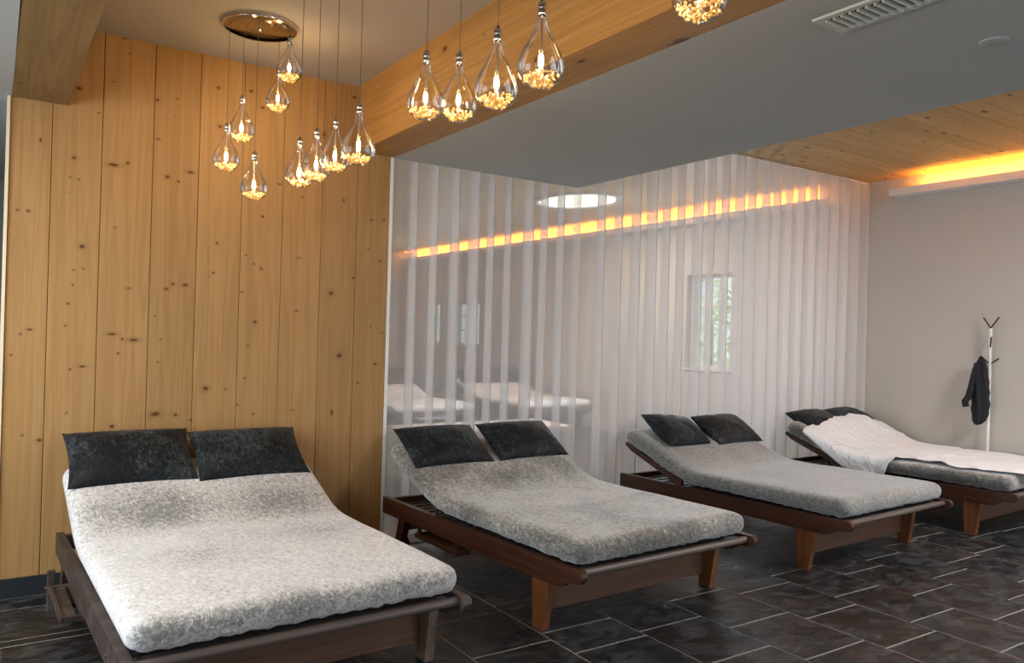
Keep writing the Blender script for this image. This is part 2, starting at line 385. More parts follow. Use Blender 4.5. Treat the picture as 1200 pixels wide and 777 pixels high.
for c in range(len(XB)-1):
    ys = tile_rows(c)
    for a, b in zip(ys[:-1], ys[1:]):
        x0, x1 = XB[c]+.0028, XB[c+1]-.0028; y0, y1 = max(a, -4.0)+.004, b-.004
        if y1 - y0 < .03: continue
        near = 1.25 < y1 and y0 < 4.94 and x0 > -.45
        if near and y0 < YW - .02 < y1 and x0 < 2.2: y1 = YW - .022
        if not near:
            if x0 < 2.3 and y1 > YW-.03 and x0 > 0: continue
            far.box(x0, x1, y0, y1, -.02, 0); continue
        key = (round(x1-x0, 3), round(y1-y0, 3))
        if key not in tmesh:
            hx, hy = key[0]/2, key[1]/2
            m = MB().box(-hx, hx, -hy, hy, -.02, 0, .0015).mesh('floor_tile'); m.materials.append(M['slate']); tmesh[key] = m
        o = bpy.data.objects.new('floor_tile', tmesh[key]); COL.objects.link(o); o.parent = fl
        o.location = ((x0+x1)/2, (y0+y1)/2, random.uniform(-.0006, .0006))
fo = far.build('floor_tiles', M['slate'], fl); fo['kind'] = 'stuff'

# board wall
PX = [.042, .237, .480, .745, .998, 1.254, 1.508, 1.765, 2.009, 2.243]
wb_ = struct(MB().box(.042, 2.243, YW+.018, YW+.11, 0, 3.3).build('wall_back', M['dark_gap']))
for a, b in zip(PX[:-1], PX[1:]):
    MB().box(a+.0015, b-.0015, YW+random.uniform(-.0015, .0015), YW+.02, .08, CZ+.02, .002).build('wall_board', M['pine_wall'], wb_)
struct(MB().box(.045, 2.24, YW-.018, YW-.002, 0, .105, .002).build('baseboard_back', M['skirting']))
struct(MB().box(.026, .042, YW-.012, YW+.112, 0, SZ, .001).build('trim_1', M['pine_edge']))
struct(MB().box(2.245, 2.268, YW-.002, YW+.075, 0, SZ, .001).build('trim_2', M['white_trim']))

# ceilings
struct(MB().box(-2.7, .05, -4.1, 8.2, SZ, SZ+.1).build('ceiling_left_soffit', M['plaster_soffit']))
struct(MB().box(.0, 2.35, -4.1, 5.2, CZ, CZ+.1).build('ceiling', M['plaster_warm']))
struct(MB().box(2.269, 3.90, -4.1, 4.975, SZ, WZ+.1).build('ceiling_soffit', M['plaster_soffit']))
cw = struct(MB().box(2.2, 8.3, -4.1, 16.8, WZ+.02, WZ+.12).build('ceiling_wood', M['dark_gap']))
y = -4.0; k = 0
rest = MB()
while y < 16.6:
    w = .19
    if 1.0 < y < 9.5:
        x0 = 3.9 if y < 4.9 else 2.3
        cut = 4.6 + (k*1.37) % 2.8
        MB().box(x0, cut-.001, y+.001, y+w-.001, WZ, WZ+.02, .0015).build('ceiling_board', M['pine_ceiling'], cw)
        MB().box(cut+.001, 8.25, y+.001, y+w-.001, WZ, WZ+.02, .0015).build('ceiling_board', M['pine_ceiling'], cw)
    else:
        rest.box(2.3 if y > 4.9 else 3.9, 8.25, y+.001, y+w-.001, WZ, WZ+.02)
    y += w; k += 1
ro = rest.build('ceiling_boards', M['pine_ceiling'], cw); ro['kind'] = 'stuff'

# beams
struct(MB().box(1.994, 2.269, -4.1, YW-.001, SZ, CZ+.08, .004).build('trim_3', M['pine_beam']))
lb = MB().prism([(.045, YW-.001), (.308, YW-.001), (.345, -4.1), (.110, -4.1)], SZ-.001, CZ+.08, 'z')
struct(lb.build('trim_4', M['pine_shaded']))

# right wall with three windows in the part behind the curtain
def wall_x(name, x0, x1, y0, y1, z0, z1, holes, mat):
    mb = MB(); cur = y0
    for (a, b, c, d) in sorted(holes):
        mb.box(x0, x1, cur, a, z0, z1); mb.box(x0, x1, a, b, z0, c); mb.box(x0, x1, a, b, d, z1); cur = b
    mb.box(x0, x1, cur, y1, z0, z1)
    return struct(mb.build(name, mat))
def wall_y(name, y0, y1, x0, x1, z0, z1, holes, mat):
    mb = MB(); cur = x0
    for (a, b, c, d) in sorted(holes):
        mb.box(cur, a, y0, y1, z0, z1); mb.box(a, b, y0, y1, z0, c); mb.box(a, b, y0, y1, d, z1); cur = b
    mb.box(cur, x1, y0, y1, z0, z1)
    return struct(mb.build(name, mat))
RW = [(6.92, 7.70, 1.08, 2.36), (13.25, 14.35, 1.2, 2.1), (14.9, 15.65, 1.2, 2.1)]
wall_x('wall_right', XR, XR+.22, -4.1, 16.8, 0, WZ+.1, RW, M['plaster_wall'])
LW = [(-2.1, .1, .7, 2.4), (1.9, 4.1, .7, 2.4)]
wall_x('wall_left', -2.7, -2.56, -4.1, 8.2, 0, SZ+.05, LW, M['plaster_wall'])
BW = [(3.6, 6.8, .55, 2.45)]
wall_y('wall_front', -4.16, -4.0, -2.7, 8.1, 0, WZ+.1, BW, M['plaster_wall'])
wall_y('wall_far', 16.6, 16.8, 2.2, 8.1, 0, WZ+.1, [], M['plaster_wall'])
struct(MB().box(2.1, 2.243, YW+.11, 16.8, 0, WZ+.1).build('wall_left_far', M['plaster_wall']))
struct(MB().box(.044, .18, YW+.112, 8.2, 0, SZ).build('wall_passage', M['plaster_warm']))
wp_ = struct(MB().box(-2.7, .3, 8.0, 8.2, 0, SZ+.05).build('wall_passage_end', M['plaster_warm']))

def window(n, axis, c, a, b, z0, z1, nx, nz, depth=.05, dirn=1):
    """frame with muntins; axis 'x' = plane of constant x"""
    mb = MB(); fw = .05; mw = .018
    def bx(p0, p1, q0, q1, t=.022):
        if axis == 'x': mb.box(c-t, c+t, p0, p1, q0, q1, .003)
        else: mb.box(p0, p1, c-t, c+t, q0, q1, .003)
    bx(a, a+fw, z0, z1); bx(b-fw, b, z0, z1); bx(a+fw, b-fw, z0, z0+fw); bx(a+fw, b-fw, z1-fw, z1)
    o = struct(mb.build('window_%d' % n, M['white_trim']))
    for i in range(1, nx):
        m = MB(); p = a + (b-a)*i/nx
        t = .03 if (nx % 2 == 0 and i == nx//2) else mw
        if axis == 'x': m.box(c-.018, c+.018, p-t, p+t, z0+fw, z1-fw)
        else: m.box(p-t, p+t, c-.018, c+.018, z0+fw, z1-fw)
        m.build('mullion', M['white_trim'], o)
    for zz in nz:
        m = MB(); q = z0+(z1-z0)*zz
        if axis == 'x': m.box(c-.014, c+.014, a+fw, b-fw, q-.012, q+.012)
        else: m.box(a+fw, b-fw, c-.014, c+.014, q-.012, q+.012)
        m.build('glazing_bar', M['white_trim'], o)
    m = MB()
    if axis == 'x': m.box(c+.002, c+.006, a+fw, b-fw, z0+fw, z1-fw)
    else: m.box(a+fw, b-fw, c+.002, c+.006, z0+fw, z1-fw)
    m.build('pane', M['pane'], o)
    m = MB()
    if axis == 'x': m.box(c-.10*dirn-.02, c-.02*dirn, a-.03, b+.03, z0-.03, z0-.002, .003)
    else: m.box(a-.03, b+.03, c-.1*dirn, c+.1*dirn, z0-.03, z0-.002, .003)
    m.build('window_sill', M['white_trim'], o)
    return o
for i, (a, b, c, d) in enumerate(RW): window(i+1, 'x', XR+.10, a, b, c, d, 3 if i == 0 else 2, [.67] if i == 0 else [.35, .67])
for i, (a, b, c, d) in enumerate(LW): window(i+4, 'x', -2.63, a, b, c, d, 2, [.6], dirn=-1)
for i, (a, b, c, d) in enumerate(BW): window(i+6, 'y', -4.09, a, b, c, d, 3, [.6], dirn=-1)

# light ledge along the top of the right wall
def ledge(n, y0, y1, l0, l1):
    o = struct(MB().box(7.84, XR-.001, y0, y1, 3.05, 3.085, .002).box(7.84, 7.858, y0, y1, 3.085, 3.128, .002).build('trim_%d' % n, M['white_trim']))
    MB().box(7.885, 7.915, l0, l1, 3.086, 3.104).build('light_strip', M['led'], o)
    return o
ledge(5, -3.9, 4.70, -3.8, 4.40)
ledge(6, 5.45, 16.5, 5.6, 16.3)

# oval skylight lamp in the wooden ceiling of the room beyond, reused for two added lamps
def oval(x, y, z, label, power, color=(1, .96, .88)):
    t = thing('oval_ceiling_light', label, 'ceiling light', (x, y, z))
    MB().lathe([(.50, 0), (.52, -.02), (.46, -.025), (.455, -.004)], n=48, squash=1.35).build('rim', M['white_trim'], t)
    MB().lathe([(.001, -.008), (.455, -.008)], n=48, squash=1.35).build('diffuser', M['skylight'], t)
    l = bpy.data.lights.new('ceiling_lamp', 'AREA'); l.shape = 'ELLIPSE'; l.size = .86; l.size_y = 1.16; l.energy = power; l.color = color
    o = bpy.data.objects.new('ceiling_lamp', l); COL.objects.link(o); o.parent = t; o.location = (0, 0, -.03)
oval(6.35, 8.10, WZ, 'large oval glowing light in the wooden ceiling behind the sheer curtain', 80)
oval(6.1, .6, WZ, 'large oval light added unseen in the wooden ceiling nearer the viewer', 140, (.96, .97, 1.0))  # unseen lamp added to light the bed tops from above
oval(-1.1, 3.2, SZ, 'large oval light added unseen in the soffit left of the board wall', 50)  # added lamp outside the view, brightens top and left side of the first bed

# ------------------------------------------------------------------ fittings in the soffit
t = thing('air_vent', 'white slatted air vent set in the grey ceiling', 'air vent', (2.565, 1.30, SZ))
fr = MB()
fr.box(-.092, -.062, -.5, .5, -.010, 0, .002).box(.062, .092, -.5, .5, -.010, 0, .002).box(-.062, .062, -.5, -.47, -.010, 0, .002).box(-.062, .062, .47, .5, -.010, 0, .002)
fr.build('vent_frame', M['white_paint'], t)
MB().box(-.062, .062, -.47, .47, -.003, -.0005).build('vent_backing', M['dark_gap'], t)
sm = MB().box(-.062, .062, -.003, .003, -.016, .0, 0, Matrix.Rotation(.5, 4, 'X')).mesh('vent_slat'); sm.materials.append(M['white_paint'])
for i in range(30):
    o = bpy.data.objects.new('vent_slat', sm); COL.objects.link(o); o.parent = t; o.location = (0, .455-.0313*i, -.002)
t = thing('ceiling_disc', 'small round white cover set in the grey ceiling right of the vent', 'ceiling cover', (3.20, 1.507, SZ))
MB().lathe([(.001, -.005), (.045, -.005), (.053, -.002), (.054, 0)], n=32).build('cover', M['plaster_soffit'], t)
hd = MB()
for i in range(7):
    a = i*PI/3; r = .02 if i else 0
    hd.lathe([(.001, -.0125), (.003, -.0123)], (r*math.cos(a), r*math.sin(a), .0066), 8)
hd.build('perforations', M['dark_gap'], t)

# ------------------------------------------------------------------ curtains
def curtain(name, label, x0, x1, z0, z1, ph, yb=5.036, lam=.174):
    NS = 20; NP = round((x1-x0)/lam); lam = (x1-x0-.02)/(NP+.1); n = NP*NS; nz = 14; vs = []; fs = []
    for i in range(n+1):
        x = x0+(x1-x0)*i/n
        for j in range(nz+1):
            f = j/nz; z = z1+(z0-z1)*f
            A = .034+.006*f+.006*noise.noise(Vector((x*1.7, 3, f*.6)))
            w = x + .030*noise.noise(Vector((x*2.1, 9.1, f*.35))) + .010*f*noise.noise(Vector((x*5, 1.3, f)))
            k = math.floor(i/NS); q = (i % NS)/NS
            # long panel of the pleat, then a return that folds back behind it
            if q < .70: tt = q/.70; xl = 1.20*tt
            else: tt = (1-q)/.30; xl = 1.20-.20*(1-tt)
            lw = lam*(1+.16*noise.noise(Vector((k*3.7, 2.2, f*.3))))
            yy = yb + A*math.cos(PI*tt) + .004*noise.noise(Vector((x*14, f*2, 4)))
            xx = x0 + .01 + (k*lam + xl*lw) + .018*noise.noise(Vector((k*.9, 9.1, f*.5)))*(1 if 0 < k else 0)
            xx = min(xx, x1)
            vs.append((xx, yy, z))
    for i in range(n):
        for j in range(nz):
            a = i*(nz+1)+j; fs.append((a, a+nz+1, a+nz+2, a+1))
    t = thing(name, label, 'curtain', ((x0+x1)/2, yb, 0))
    o = MB().add([(v[0]-(x0+x1)/2, v[1]-yb, v[2]) for v in vs], fs, True).build('sheer_cloth', M['sheer'], t)
    c0 = -(x1-x0)/2
    MB().box(c0, -c0, -.010, .010, z1+.001, z1+.018).build('curtain_rail', M['white_trim'], t)
    return t
curtain('sheer_curtain', 'white sheer curtain hanging between the board wall and the gap in the curtains', 2.285, 3.955, .03, SZ+.08, .3)
curtain('sheer_curtain', 'long white sheer curtain hanging from the gap in the curtains to the right wall', 3.99, 7.985, .03, WZ-.020, 2.2, lam=.186)

# ------------------------------------------------------------------ pendants
def drop_meshes():
    prof = [(.011, .225), (.0125, .205), (.017, .185), (.028, .158), (.044, .128), (.060, .098), (.0685, .072), (.070, .058), (.066, .038), (.054, .018), (.034, .005), (.014, .0008), (.0005, 0)]
    g = MB().lathe(prof, n=28).mesh('glass_drop'); g.materials.append(M['glass'])
    c = MB().lathe([(.0005, .262), (.006, .260), (.009, .252), (.0135, .248), (.0135, .232), (.0115, .228), (.0135, .224), (.0135, .208), (.0005, .206)], n=16).mesh('lamp_cap'); c.materials.append(M['chrome'])
    s = MB().tube([(0, 0, .206), (0, 0, .098)], .0028, 8).mesh('stem'); s.materials.append(M['steel'])
    b = MB().lathe([(.0005, .102), (.006, .096), (.0085, .080), (.0065, .064), (.0005, .058)], n=12).mesh('bulb'); b.materials.append(M['bulb'])
    cr = MB(); rg = random.Random(3)
    for k in range(120):
        z = rg.uniform(.006, .036); R0 = .058*math.sqrt(max(0, 1-((.045-z)/.046)**2)); r = R0*math.sqrt(rg.random()); a = rg.uniform(0, 2*PI)
        s_ = rg.uniform(.004, .0068); rot = Matrix.Rotation(rg.uniform(0, 3), 4, Vector((rg.random(), rg.random(), rg.random()+.01)))
        vs = [Matrix.Translation((r*math.cos(a), r*math.sin(a), z)) @ rot @ Vector(p) for p in ((s_,0,0),(-s_,0,0),(0,s_,0),(0,-s_,0),(0,0,s_*1.2),(0,0,-s_*1.2))]
        cr.add(vs, [(0,2,4),(2,1,4),(1,3,4),(3,0,4),(2,0,5),(1,2,5),(3,1,5),(0,3,5)])
    cr = cr.mesh('glass_chips'); cr.materials.append(M['crystal'])
    return g, c, s, b, cr
DM = drop_meshes()
def pendant(x, y, zb, sc, label, group='glass drop pendant lamps', power=1.9):
    t = thing('pendant_lamp', label, 'pendant lamp', (x, y, CZ), 0, group)
    for m, nme in zip(DM, ('glass_drop', 'lamp_cap', 'stem', 'bulb', 'glass_chips')):
        o = bpy.data.objects.new(nme, m); COL.objects.link(o); o.parent = t; o.location = (0, 0, zb-CZ); o.scale = (sc, sc, sc)
        if nme == 'glass_chips': o['kind'] = 'stuff'; o.rotation_euler = (0, 0, random.uniform(0, 6))
    MB().tube([(0, 0, -.012), (0, 0, zb-CZ+.26*sc)], .0014, 6).build('cord', M['cord'], t)
    l = bpy.data.lights.new('pendant_light', 'POINT'); l.energy = power; l.color = (1, .62, .25); l.shadow_soft_size = .012
    o = bpy.data.objects.new('pendant_light', l); COL.objects.link(o); o.parent = t; o.location = (0, 0, zb-CZ+.052*sc)
def pix(px, py, yy):
    c = right*(px-600)+down*(py-388.5)+fwd*foc; k = yy/c.y; return Vector((0, 0, H))+c*k
PEND = [ # px of the drop, py of the bottom, y plane, scale, label
 (264.5, 200, 4.30, .98, 'leftmost glass drop lamp under the round mirrored ceiling plate'),
 (282.5, 166, 4.41, .98, 'glass drop lamp second from left under the round ceiling plate'),
 (297, 234, 4.17, .98, 'lowest hanging glass drop lamp under the round ceiling plate'),
 (325, 131, 4.42, .96, 'glass drop lamp second highest under the round ceiling plate'),
 (338.5, 96, 4.25, .98, 'highest glass drop lamp closest below the round ceiling plate'),
 (350, 219.5, 3.58, .90, 'leftmost and smallest looking of the four glass drops before the board wall corner'),
 (370, 212.5, 3.50, .95, 'second from left of the four glass drops before the board wall corner'),
 (392, 202, 3.44, .97, 'third from left of the four glass drops before the board wall corner'),
 (419.5, 193, 3.30, 1.08, 'rightmost of the four glass drops before the board wall corner'),
 (498, 140, 2.62, 1.0, 'leftmost glass drop lamp hanging in front of the beam'),
 (536.5, 142.5, 2.60, 1.03, 'second glass drop from left hanging in front of the beam'),
 (581, 127, 2.30, 1.10, 'third glass drop from left hanging in front of the beam'),
 (633, 103, 2.06, 1.10, 'large glass drop hanging highest of the four before the beam'),
 (820, 24, 1.36, 1.02, 'glass drop lamp cut off by the top edge before the beam')]
for px, pb, yy, sc, lab in PEND:
    p = pix(px, pb, yy); pendant(p.x, p.y, p.z, sc, lab)
def plate(x, y, r, label):
    t = thing('ceiling_plate', label, 'ceiling plate', (x, y, CZ))
    MB().lathe([(.0005, 0), (r-.002, 0), (r, -.003), (r, -.016), (r-.004, -.020), (.0005, -.020)], n=56).build('mirror_plate', M['mirror'], t)
    MB().lathe([(r+.004, 0), (r+.004, -.018), (r, -.023), (r-.004, -.021)], n=56).build('rim', M['chrome'], t)
    MB().lathe([(.008, -.020), (.008, -.034), (.0005, -.036)], n=16).build('knob', M['chrome'], t)
plate(1.155, 4.285, .19, 'round mirrored ceiling plate above the five hanging glass drops')
plate(1.245, 3.43, .19, 'round mirrored ceiling plate above the four glass drops by the corner, out of view')
plate(1.37, 2.35, .30, 'round mirrored ceiling plate above the glass drops before the beam, out of view')
plate(1.44, 1.36, .19, 'round mirrored ceiling plate nearest the viewer, out of view')

# ------------------------------------------------------------------ loungers
ZR0, ZR1 = .370, .350
def rounded_box(cx, nx, ny, nz, hx, hy, hz, rx, rz, fn):
    """closed mesh of a cushion: corners rounded by rx in plan and rz in height; fn warps each point"""
    def lines(h, r, n, m=4):
        a = [-h + r*(1-math.cos(k*PI/2/m)) for k in range(m)]
        inner = [-(h-r)+2*(h-r)*k/n for k in range(n+1)]
        return a + inner + [-q for q in reversed(a)]
    X = lines(hx, rx, nx); Y = lines(hy, rx, ny); Z = lines(hz, rz, nz, 3)
    vs = {}; V = []; F = []
    def idx(i, j, k):
        if (i, j, k) not in vs:
            p = Vector((X[i], Y[j], Z[k]))
            q = Vector((max(-(hx-rx), min(hx-rx, p.x)), max(-(hy-rx), min(hy-rx, p.y)), max(-(hz-rz), min(hz-rz, p.z))))
            d = Vector(((p.x-q.x)/rx, (p.y-q.y)/rx, (p.z-q.z)/rz))
            L = d.length
            if L > 1e-6:
                m = max(abs(d.x), abs(d.y), abs(d.z)); d = d/L*m if m < .999 else d/L
                p = q + Vector((d.x*rx, d.y*rx, d.z*rz))
            vs[(i, j, k)] = len(V); V.append(fn(p))
        return vs[(i, j, k)]
    a, b, c = len(X)-1, len(Y)-1, len(Z)-1
    for i in range(a):
        for j in range(b):
            for k in (0, c): F.append((idx(i,j,k), idx(i+1,j,k), idx(i+1,j+1,k), idx(i,j+1,k)))
    for i in range(a):
        for k in range(c):
            for j in (0, b): F.append((idx(i,j,k), idx(i+1,j,k), idx(i+1,j,k+1), idx(i,j,k+1)))
    for j in range(b):
        for k in range(c):
            for i in (0, a): F.append((idx(i,j,k), idx(i,j+1,k), idx(i,j+1,k+1), idx(i,j,k+1)))
    return MB().add(V, F, True)

YH = 1.40; SL = .375
def base_z(y):
    """height of the lying surface (top of the slats) along the bed"""
    y0, y1 = YH-.14, YH+.16
    b = .372
    if y <= y0: return b
    if y >= y1: return b + SL*(y-(y0+y1)/2)
    t = (y-y0)/(y1-y0); return b + SL*(y1-y0)*t*t/2
MT = .122; MHX = .655; MY0, MY1 = .055, 2.068
def matt_pt(p, seed=0):
    y = (MY0+MY1)/2 + p.y
    zb = base_z(y)
    x, z = p.x, p.z + MT/2
    nn = noise.noise(Vector((x*3+seed, y*3, 0)))
    sag = -.012*math.exp(-((y-1.15)/.45)**2)*(z/MT)**2
    dz = .004*nn*z/MT + sag
    # gathered lower hem
    edge = 1 if z < MT*.22 else 0
    hem = .009*edge*noise.noise(Vector((x*28+seed, y*28, 2)))
    lift = z*(1-.10*max(0, y-1.9)/.2)
    lean = -.34*z if y > YH else -.34*z*max(0, min(1, (y-(YH-.25))/.25))
    return (x+hem*(1 if abs(x) > MHX-.08 else 0), y+lean*.9+hem, zb+lift+dz+hem*1.2)
def mattress(name, label, mat, loc, rz, seed, group='velvet covered mattresses'):
    o = rounded_box(0, 34, 54, 2, MHX, (MY1-MY0)/2, MT/2, .075, .052, lambda p: matt_pt(p, seed)).build(name, mat)
    o.location = loc; o.rotation_euler = (0, 0, rz); return tag(o, label, 'mattress', group)

def rail_top(y): return ZR0 + (ZR1-ZR0)*y/2.1
def make_lounger(label, cat, mats, group, tray_out=None, inset=0.0):
    t = thing('double_lounger', label, cat, (0, 0, 0), 0, group)
    rm, lm, am, bmn = mats
    prof = [(.006, .328), (.0, .345), (.006, .364), (.022, .372), (1.05, rail_top(1.05)), (2.06, rail_top(2.06)), (2.06, rail_top(2.06)-.108), (1.0, .252), (.30, .255), (.20, .258), (.155, .266), (.135, .281), (.12, .288), (.10, .300), (.06, .306), (.022, .310)]
    for s in (-1, 1):
        MB().prism(prof, s*.67, s*.632, 'x').build('side_rail', rm, t)
        mb = MB(); x0, x1 = (s*.664, s*.618)
        vs = [(x0, .262, .27), (x1, .262, .27), (x1, .395, .27), (x0, .395, .27), (x0, .300, 0), (x1, .300, 0), (x1, .380, 0), (x0, .380, 0)]
        mb.add(vs, [(0,1,2,3),(7,6,5,4),(0,4,5,1),(1,5,6,2),(2,6,7,3),(3,7,4,0)]).build('front_leg', lm, t)
        vs = [(x0, 1.74, .27), (x1, 1.74, .27), (x1, 1.83, .27), (x0, 1.83, .27), (x0, 1.84, 0.03), (x1, 1.84, 0.03), (x1, 1.90, 0.03), (x0, 1.90, 0.03)]
        MB().add(vs, [(0,1,2,3),(7,6,5,4),(0,4,5,1),(1,5,6,2),(2,6,7,3),(3,7,4,0)]).build('rear_leg', rm, t)
        w = MB(); c = Vector((s*.60, 1.87, .055))
        w.tube([c+Vector((-.015, 0, 0)), c+Vector((.015, 0, 0))], .055, 24, smooth=False).build('wheel', M['rubber'], t)
        # backrest side board, sloping
        mb = MB(); n = 8; up = []; lo = []
        a0, a1 = YH+.03, 2.05
        for k in range(n+1):
            y = a0+(a1-a0)*k/n; th = .042*(1 if k < n else .55); up.append((y, base_z(y)-.002)); lo.append((y+.012, base_z(y)-.002-th))
        MB().prism(up+lo[::-1], s*(.622-inset), s*(.592-inset), 'x').build('backrest_board', rm, t)
        MB().tube([(s*.50, 1.78, base_z(1.78)-.03), (s*.50, 1.60, .285)], .011, 8).build('prop_bar', M['slat'], t)
        for yy in ((.31, .285), (.345, .298), (.37, .285)):
            MB().tube([(s*.669, yy[0], yy[1]), (s*.6725, yy[0], yy[1])], .005, 8).build('bolt', M['steel'], t)
    MB().box(-.617, .617, .352, .378, .075, .250, .003).build('apron', am, t)
    MB().tube([(-.631, .060, .346), (.631, .060, .346)], .019, 14).build('foot_bar', bmn, t)
    MB().box(-.631, .631, .095, .135, .330, .352, .004).build('cross_rail', bmn, t)
    MB().box(-.631, .631, 2.02, 2.055, .26, .340, .003).build('head_rail', rm, t)
    MB().box(-.617, .617, 1.80, 1.83, .17, .245, .003).build('rear_apron', rm, t)
    MB().tube([(-.60, 1.87, .055), (.60, 1.87, .055)], .010, 8).build('axle', M['steel'], t)
    sm = MB().box(-.590, .590, -.026, .026, -.018, 0, .003).mesh('slat'); sm.materials.append(M['slat'])
    def slat(y, z, tilt=0, par=t):
        o = bpy.data.objects.new('slat', sm); COL.objects.link(o); o.parent = par; o.location = (0, y, z); o.rotation_euler = (tilt, 0, 0)
    y = .19
    while y < 1.40: slat(y, .352); y += .078
    y = 1.50
    while y < 2.04: slat(y, base_z(y)-.004, math.atan(SL)); y += .078
    y = 1.56
    while y < 2.0: slat(y, .305); y += .085
    # side tray under the left rail
    tr = MB(); dx = -.075 if tray_out else 0.0
    xa, xb = -.665+dx, -.56+dx; y0, y1 = 1.12, 1.62; z = .185
    p = MB().box(xa, xa+.018, y0, y1, z-.012, z+.014, .002).box(xb-.018, xb, y0, y1, z-.012, z+.014, .002).box(xa+.018, xb-.018, y0, y0+.018, z-.012, z+.014, .002).box(xa+.018, xb-.018, y1-.018, y1, z-.012, z+.014, .002)
    p = p.build('tray_frame', rm, t)
    MB().box(xa+.018, xa+.068, y0+.018, y1-.018, z-.004, z+.006, .001).build('tray_board', rm, p)
    if tray_out:
        MB().box(xa-.004, xa+.03, y1-.005, y1+.022, .07, .27, .003).build('tray_post', rm, t)
        MB().tube([(xa-.014, y1+.008, .185), (xa-.002, y1+.008, .185)], .010, 10).build('tray_knob', M['chrome'], t)
    for yy in (y0+.03, y1-.03): MB().box(-.655, -.635, yy-.012, yy+.012, z, .262, .001).build('tray_bracket', rm, t)
    return t
MA = (M['rail'], M['leg'], M['apron'], M['bar']); MW_ = (M['rail_weathered'], M['leg_weathered'], M['apron'], M['bar'])
GR = 'double wooden loungers'
def place(front_left, back_left):
    f, b = Vector(front_left), Vector(back_left); d = (b-f).normalized(); rz = math.atan2(-d.x, d.y)
    r = Vector((math.cos(rz), math.sin(rz)))
    p = f + r*.67; return (p.x, p.y, 0), rz
B1 = place((.376, 2.785), (.300, 4.90)); B2 = place((2.34, 2.87), (2.243, 4.97)); B3 = place((4.483, 2.87), (4.390, 4.985)); B4 = place((6.505, 2.80), (6.395, 4.93))
def lounger(P, label, mats=MA, src=None, tray=None, inset=0.0):
    t = make_lounger(label, 'lounger', mats, GR, tray, inset) if src is None else copy_tree(src)
    t['label'] = label; t.location = P[0]; t.rotation_euler = (0, 0, P[1]); return t
L1 = lounger(B1, 'weathered dark wooden double lounger in front of the board wall', MW_, None, True, .06)
L2 = lounger(B2, 'reddish dark wooden double lounger second from left with orange brown front leg', inset=.06)
L3 = lounger(B3, 'dark wooden double lounger third from left, raised back in front of the curtain')
L4 = lounger(B4, 'dark wooden double lounger cut off at the right edge under the white sheet', src=L3)
mattress('mattress', 'mattress in pale silvery crushed velvet on the lounger by the board wall', M['velvet_light'], *B1, 1)
mattress('mattress', 'mattress in mottled grey crushed velvet on the second lounger from left', M['velvet_grey'], *B2, 5)
mattress('mattress', 'mattress in smooth grey velvet on the third lounger from left', M['velvet_grey_smooth'], *B3, 9)
mattress('mattress', 'mattress in dark grey velvet half hidden under the white sheet', M['velvet_grey'], *B4, 13)

# pillows --------------------------------------------------------------------
def pillow_mesh(seed, w=.64, h=.40, th=.088):
    n, m = 30, 20; V = []; F = []
    def P(u, v, s):
        x = u*w/2*(1-.055*(1-v*v)); y = v*h/2*(1-.07*(1-u*u))
        e = max(0, (1-abs(u)**2.4))*max(0, (1-abs(v)**2.4))
        z = s*th*e**.55
        z += .012*noise.noise(Vector((u*2.5+seed, v*2.5, s)))*e
        z += .006*noise.noise(Vector((u*7+seed, v*5, s*3)))*e**.5
        return (x, y, z)
    grid = {}
    for s in (1, -1):
        for i in range(n+1):
            for j in range(m+1):
                u = math.sin((i/n-.5)*PI); v = math.sin((j/m-.5)*PI)
                u = .35*u+.65*(2*i/n-1); v = .35*v+.65*(2*j/m-1)
                if s == -1 and (i in (0, n) or j in (0, m)): grid[(s, i, j)] = grid[(1, i, j)]; continue
                grid[(s, i, j)] = len(V); V.append(P(u, v, s))
        for i in range(n):
            for j in range(m): F.append((grid[(s,i,j)], grid[(s,i+1,j)], grid[(s,i+1,j+1)], grid[(s,i,j+1)]))
    return MB().add(V, F, True).mesh('pillow')
def pillow(P, lx, ly, tilt, label, seed, roll=0, yaw=0, lift=0, w=.64, h=.40, th=.088, mat=None):
    """lower edge of the pillow rests on the mattress at local (lx, ly)"""
    me = pillow_mesh(seed, w, h, th); me.materials.append(mat or M['velvet_black'])
    o = bpy.data.objects.new('pillow', me); COL.objects.link(o)
    z0 = base_z(ly)+MT+.012+lift
    c = Vector((lx, ly+math.cos(tilt)*h/2, z0+math.sin(tilt)*h/2))
    mw = Matrix.Translation(P[0]) @ Matrix.Rotation(P[1], 4, 'Z') @ Matrix.Translation(c) @ Matrix.Rotation(yaw, 4, 'Z') @ Matrix.Rotation(tilt, 4, 'X') @ Matrix.Rotation(roll, 4, 'Y')
    o.matrix_world = mw; return tag(o, label, 'pillow', 'black velvet pillows')
T = math.radians
pillow(B1, -.335, 1.755, T(38), 'left black crushed velvet pillow leaning on the board wall', 1, w=.64)
pillow(B1, .30, 1.73, T(36), 'right black crushed velvet pillow on the palest mattress', 2, w=.64)
pillow(B2, -.33, 1.665, T(33), 'left black velvet pillow on the second lounger from left', 3, w=.63)
pillow(B2, .34, 1.665, T(33), 'right black velvet pillow on the second lounger from left', 4, w=.63)
pillow(B3, -.24, 1.66, T(33), 'left black velvet pillow with bunched corner on the third lounger', 5, roll=T(6), w=.60)
pillow(B3, .38, 1.64, T(31), 'right black velvet pillow on the third lounger from left', 6, w=.60)
pillow(B4, -.24, 1.76, T(21), 'left black velvet pillow peeking out above the white sheet', 7, w=.60)
pillow(B4, .38, 1.78, T(19), 'right black velvet pillow mostly hidden behind the white sheet', 8, w=.60)

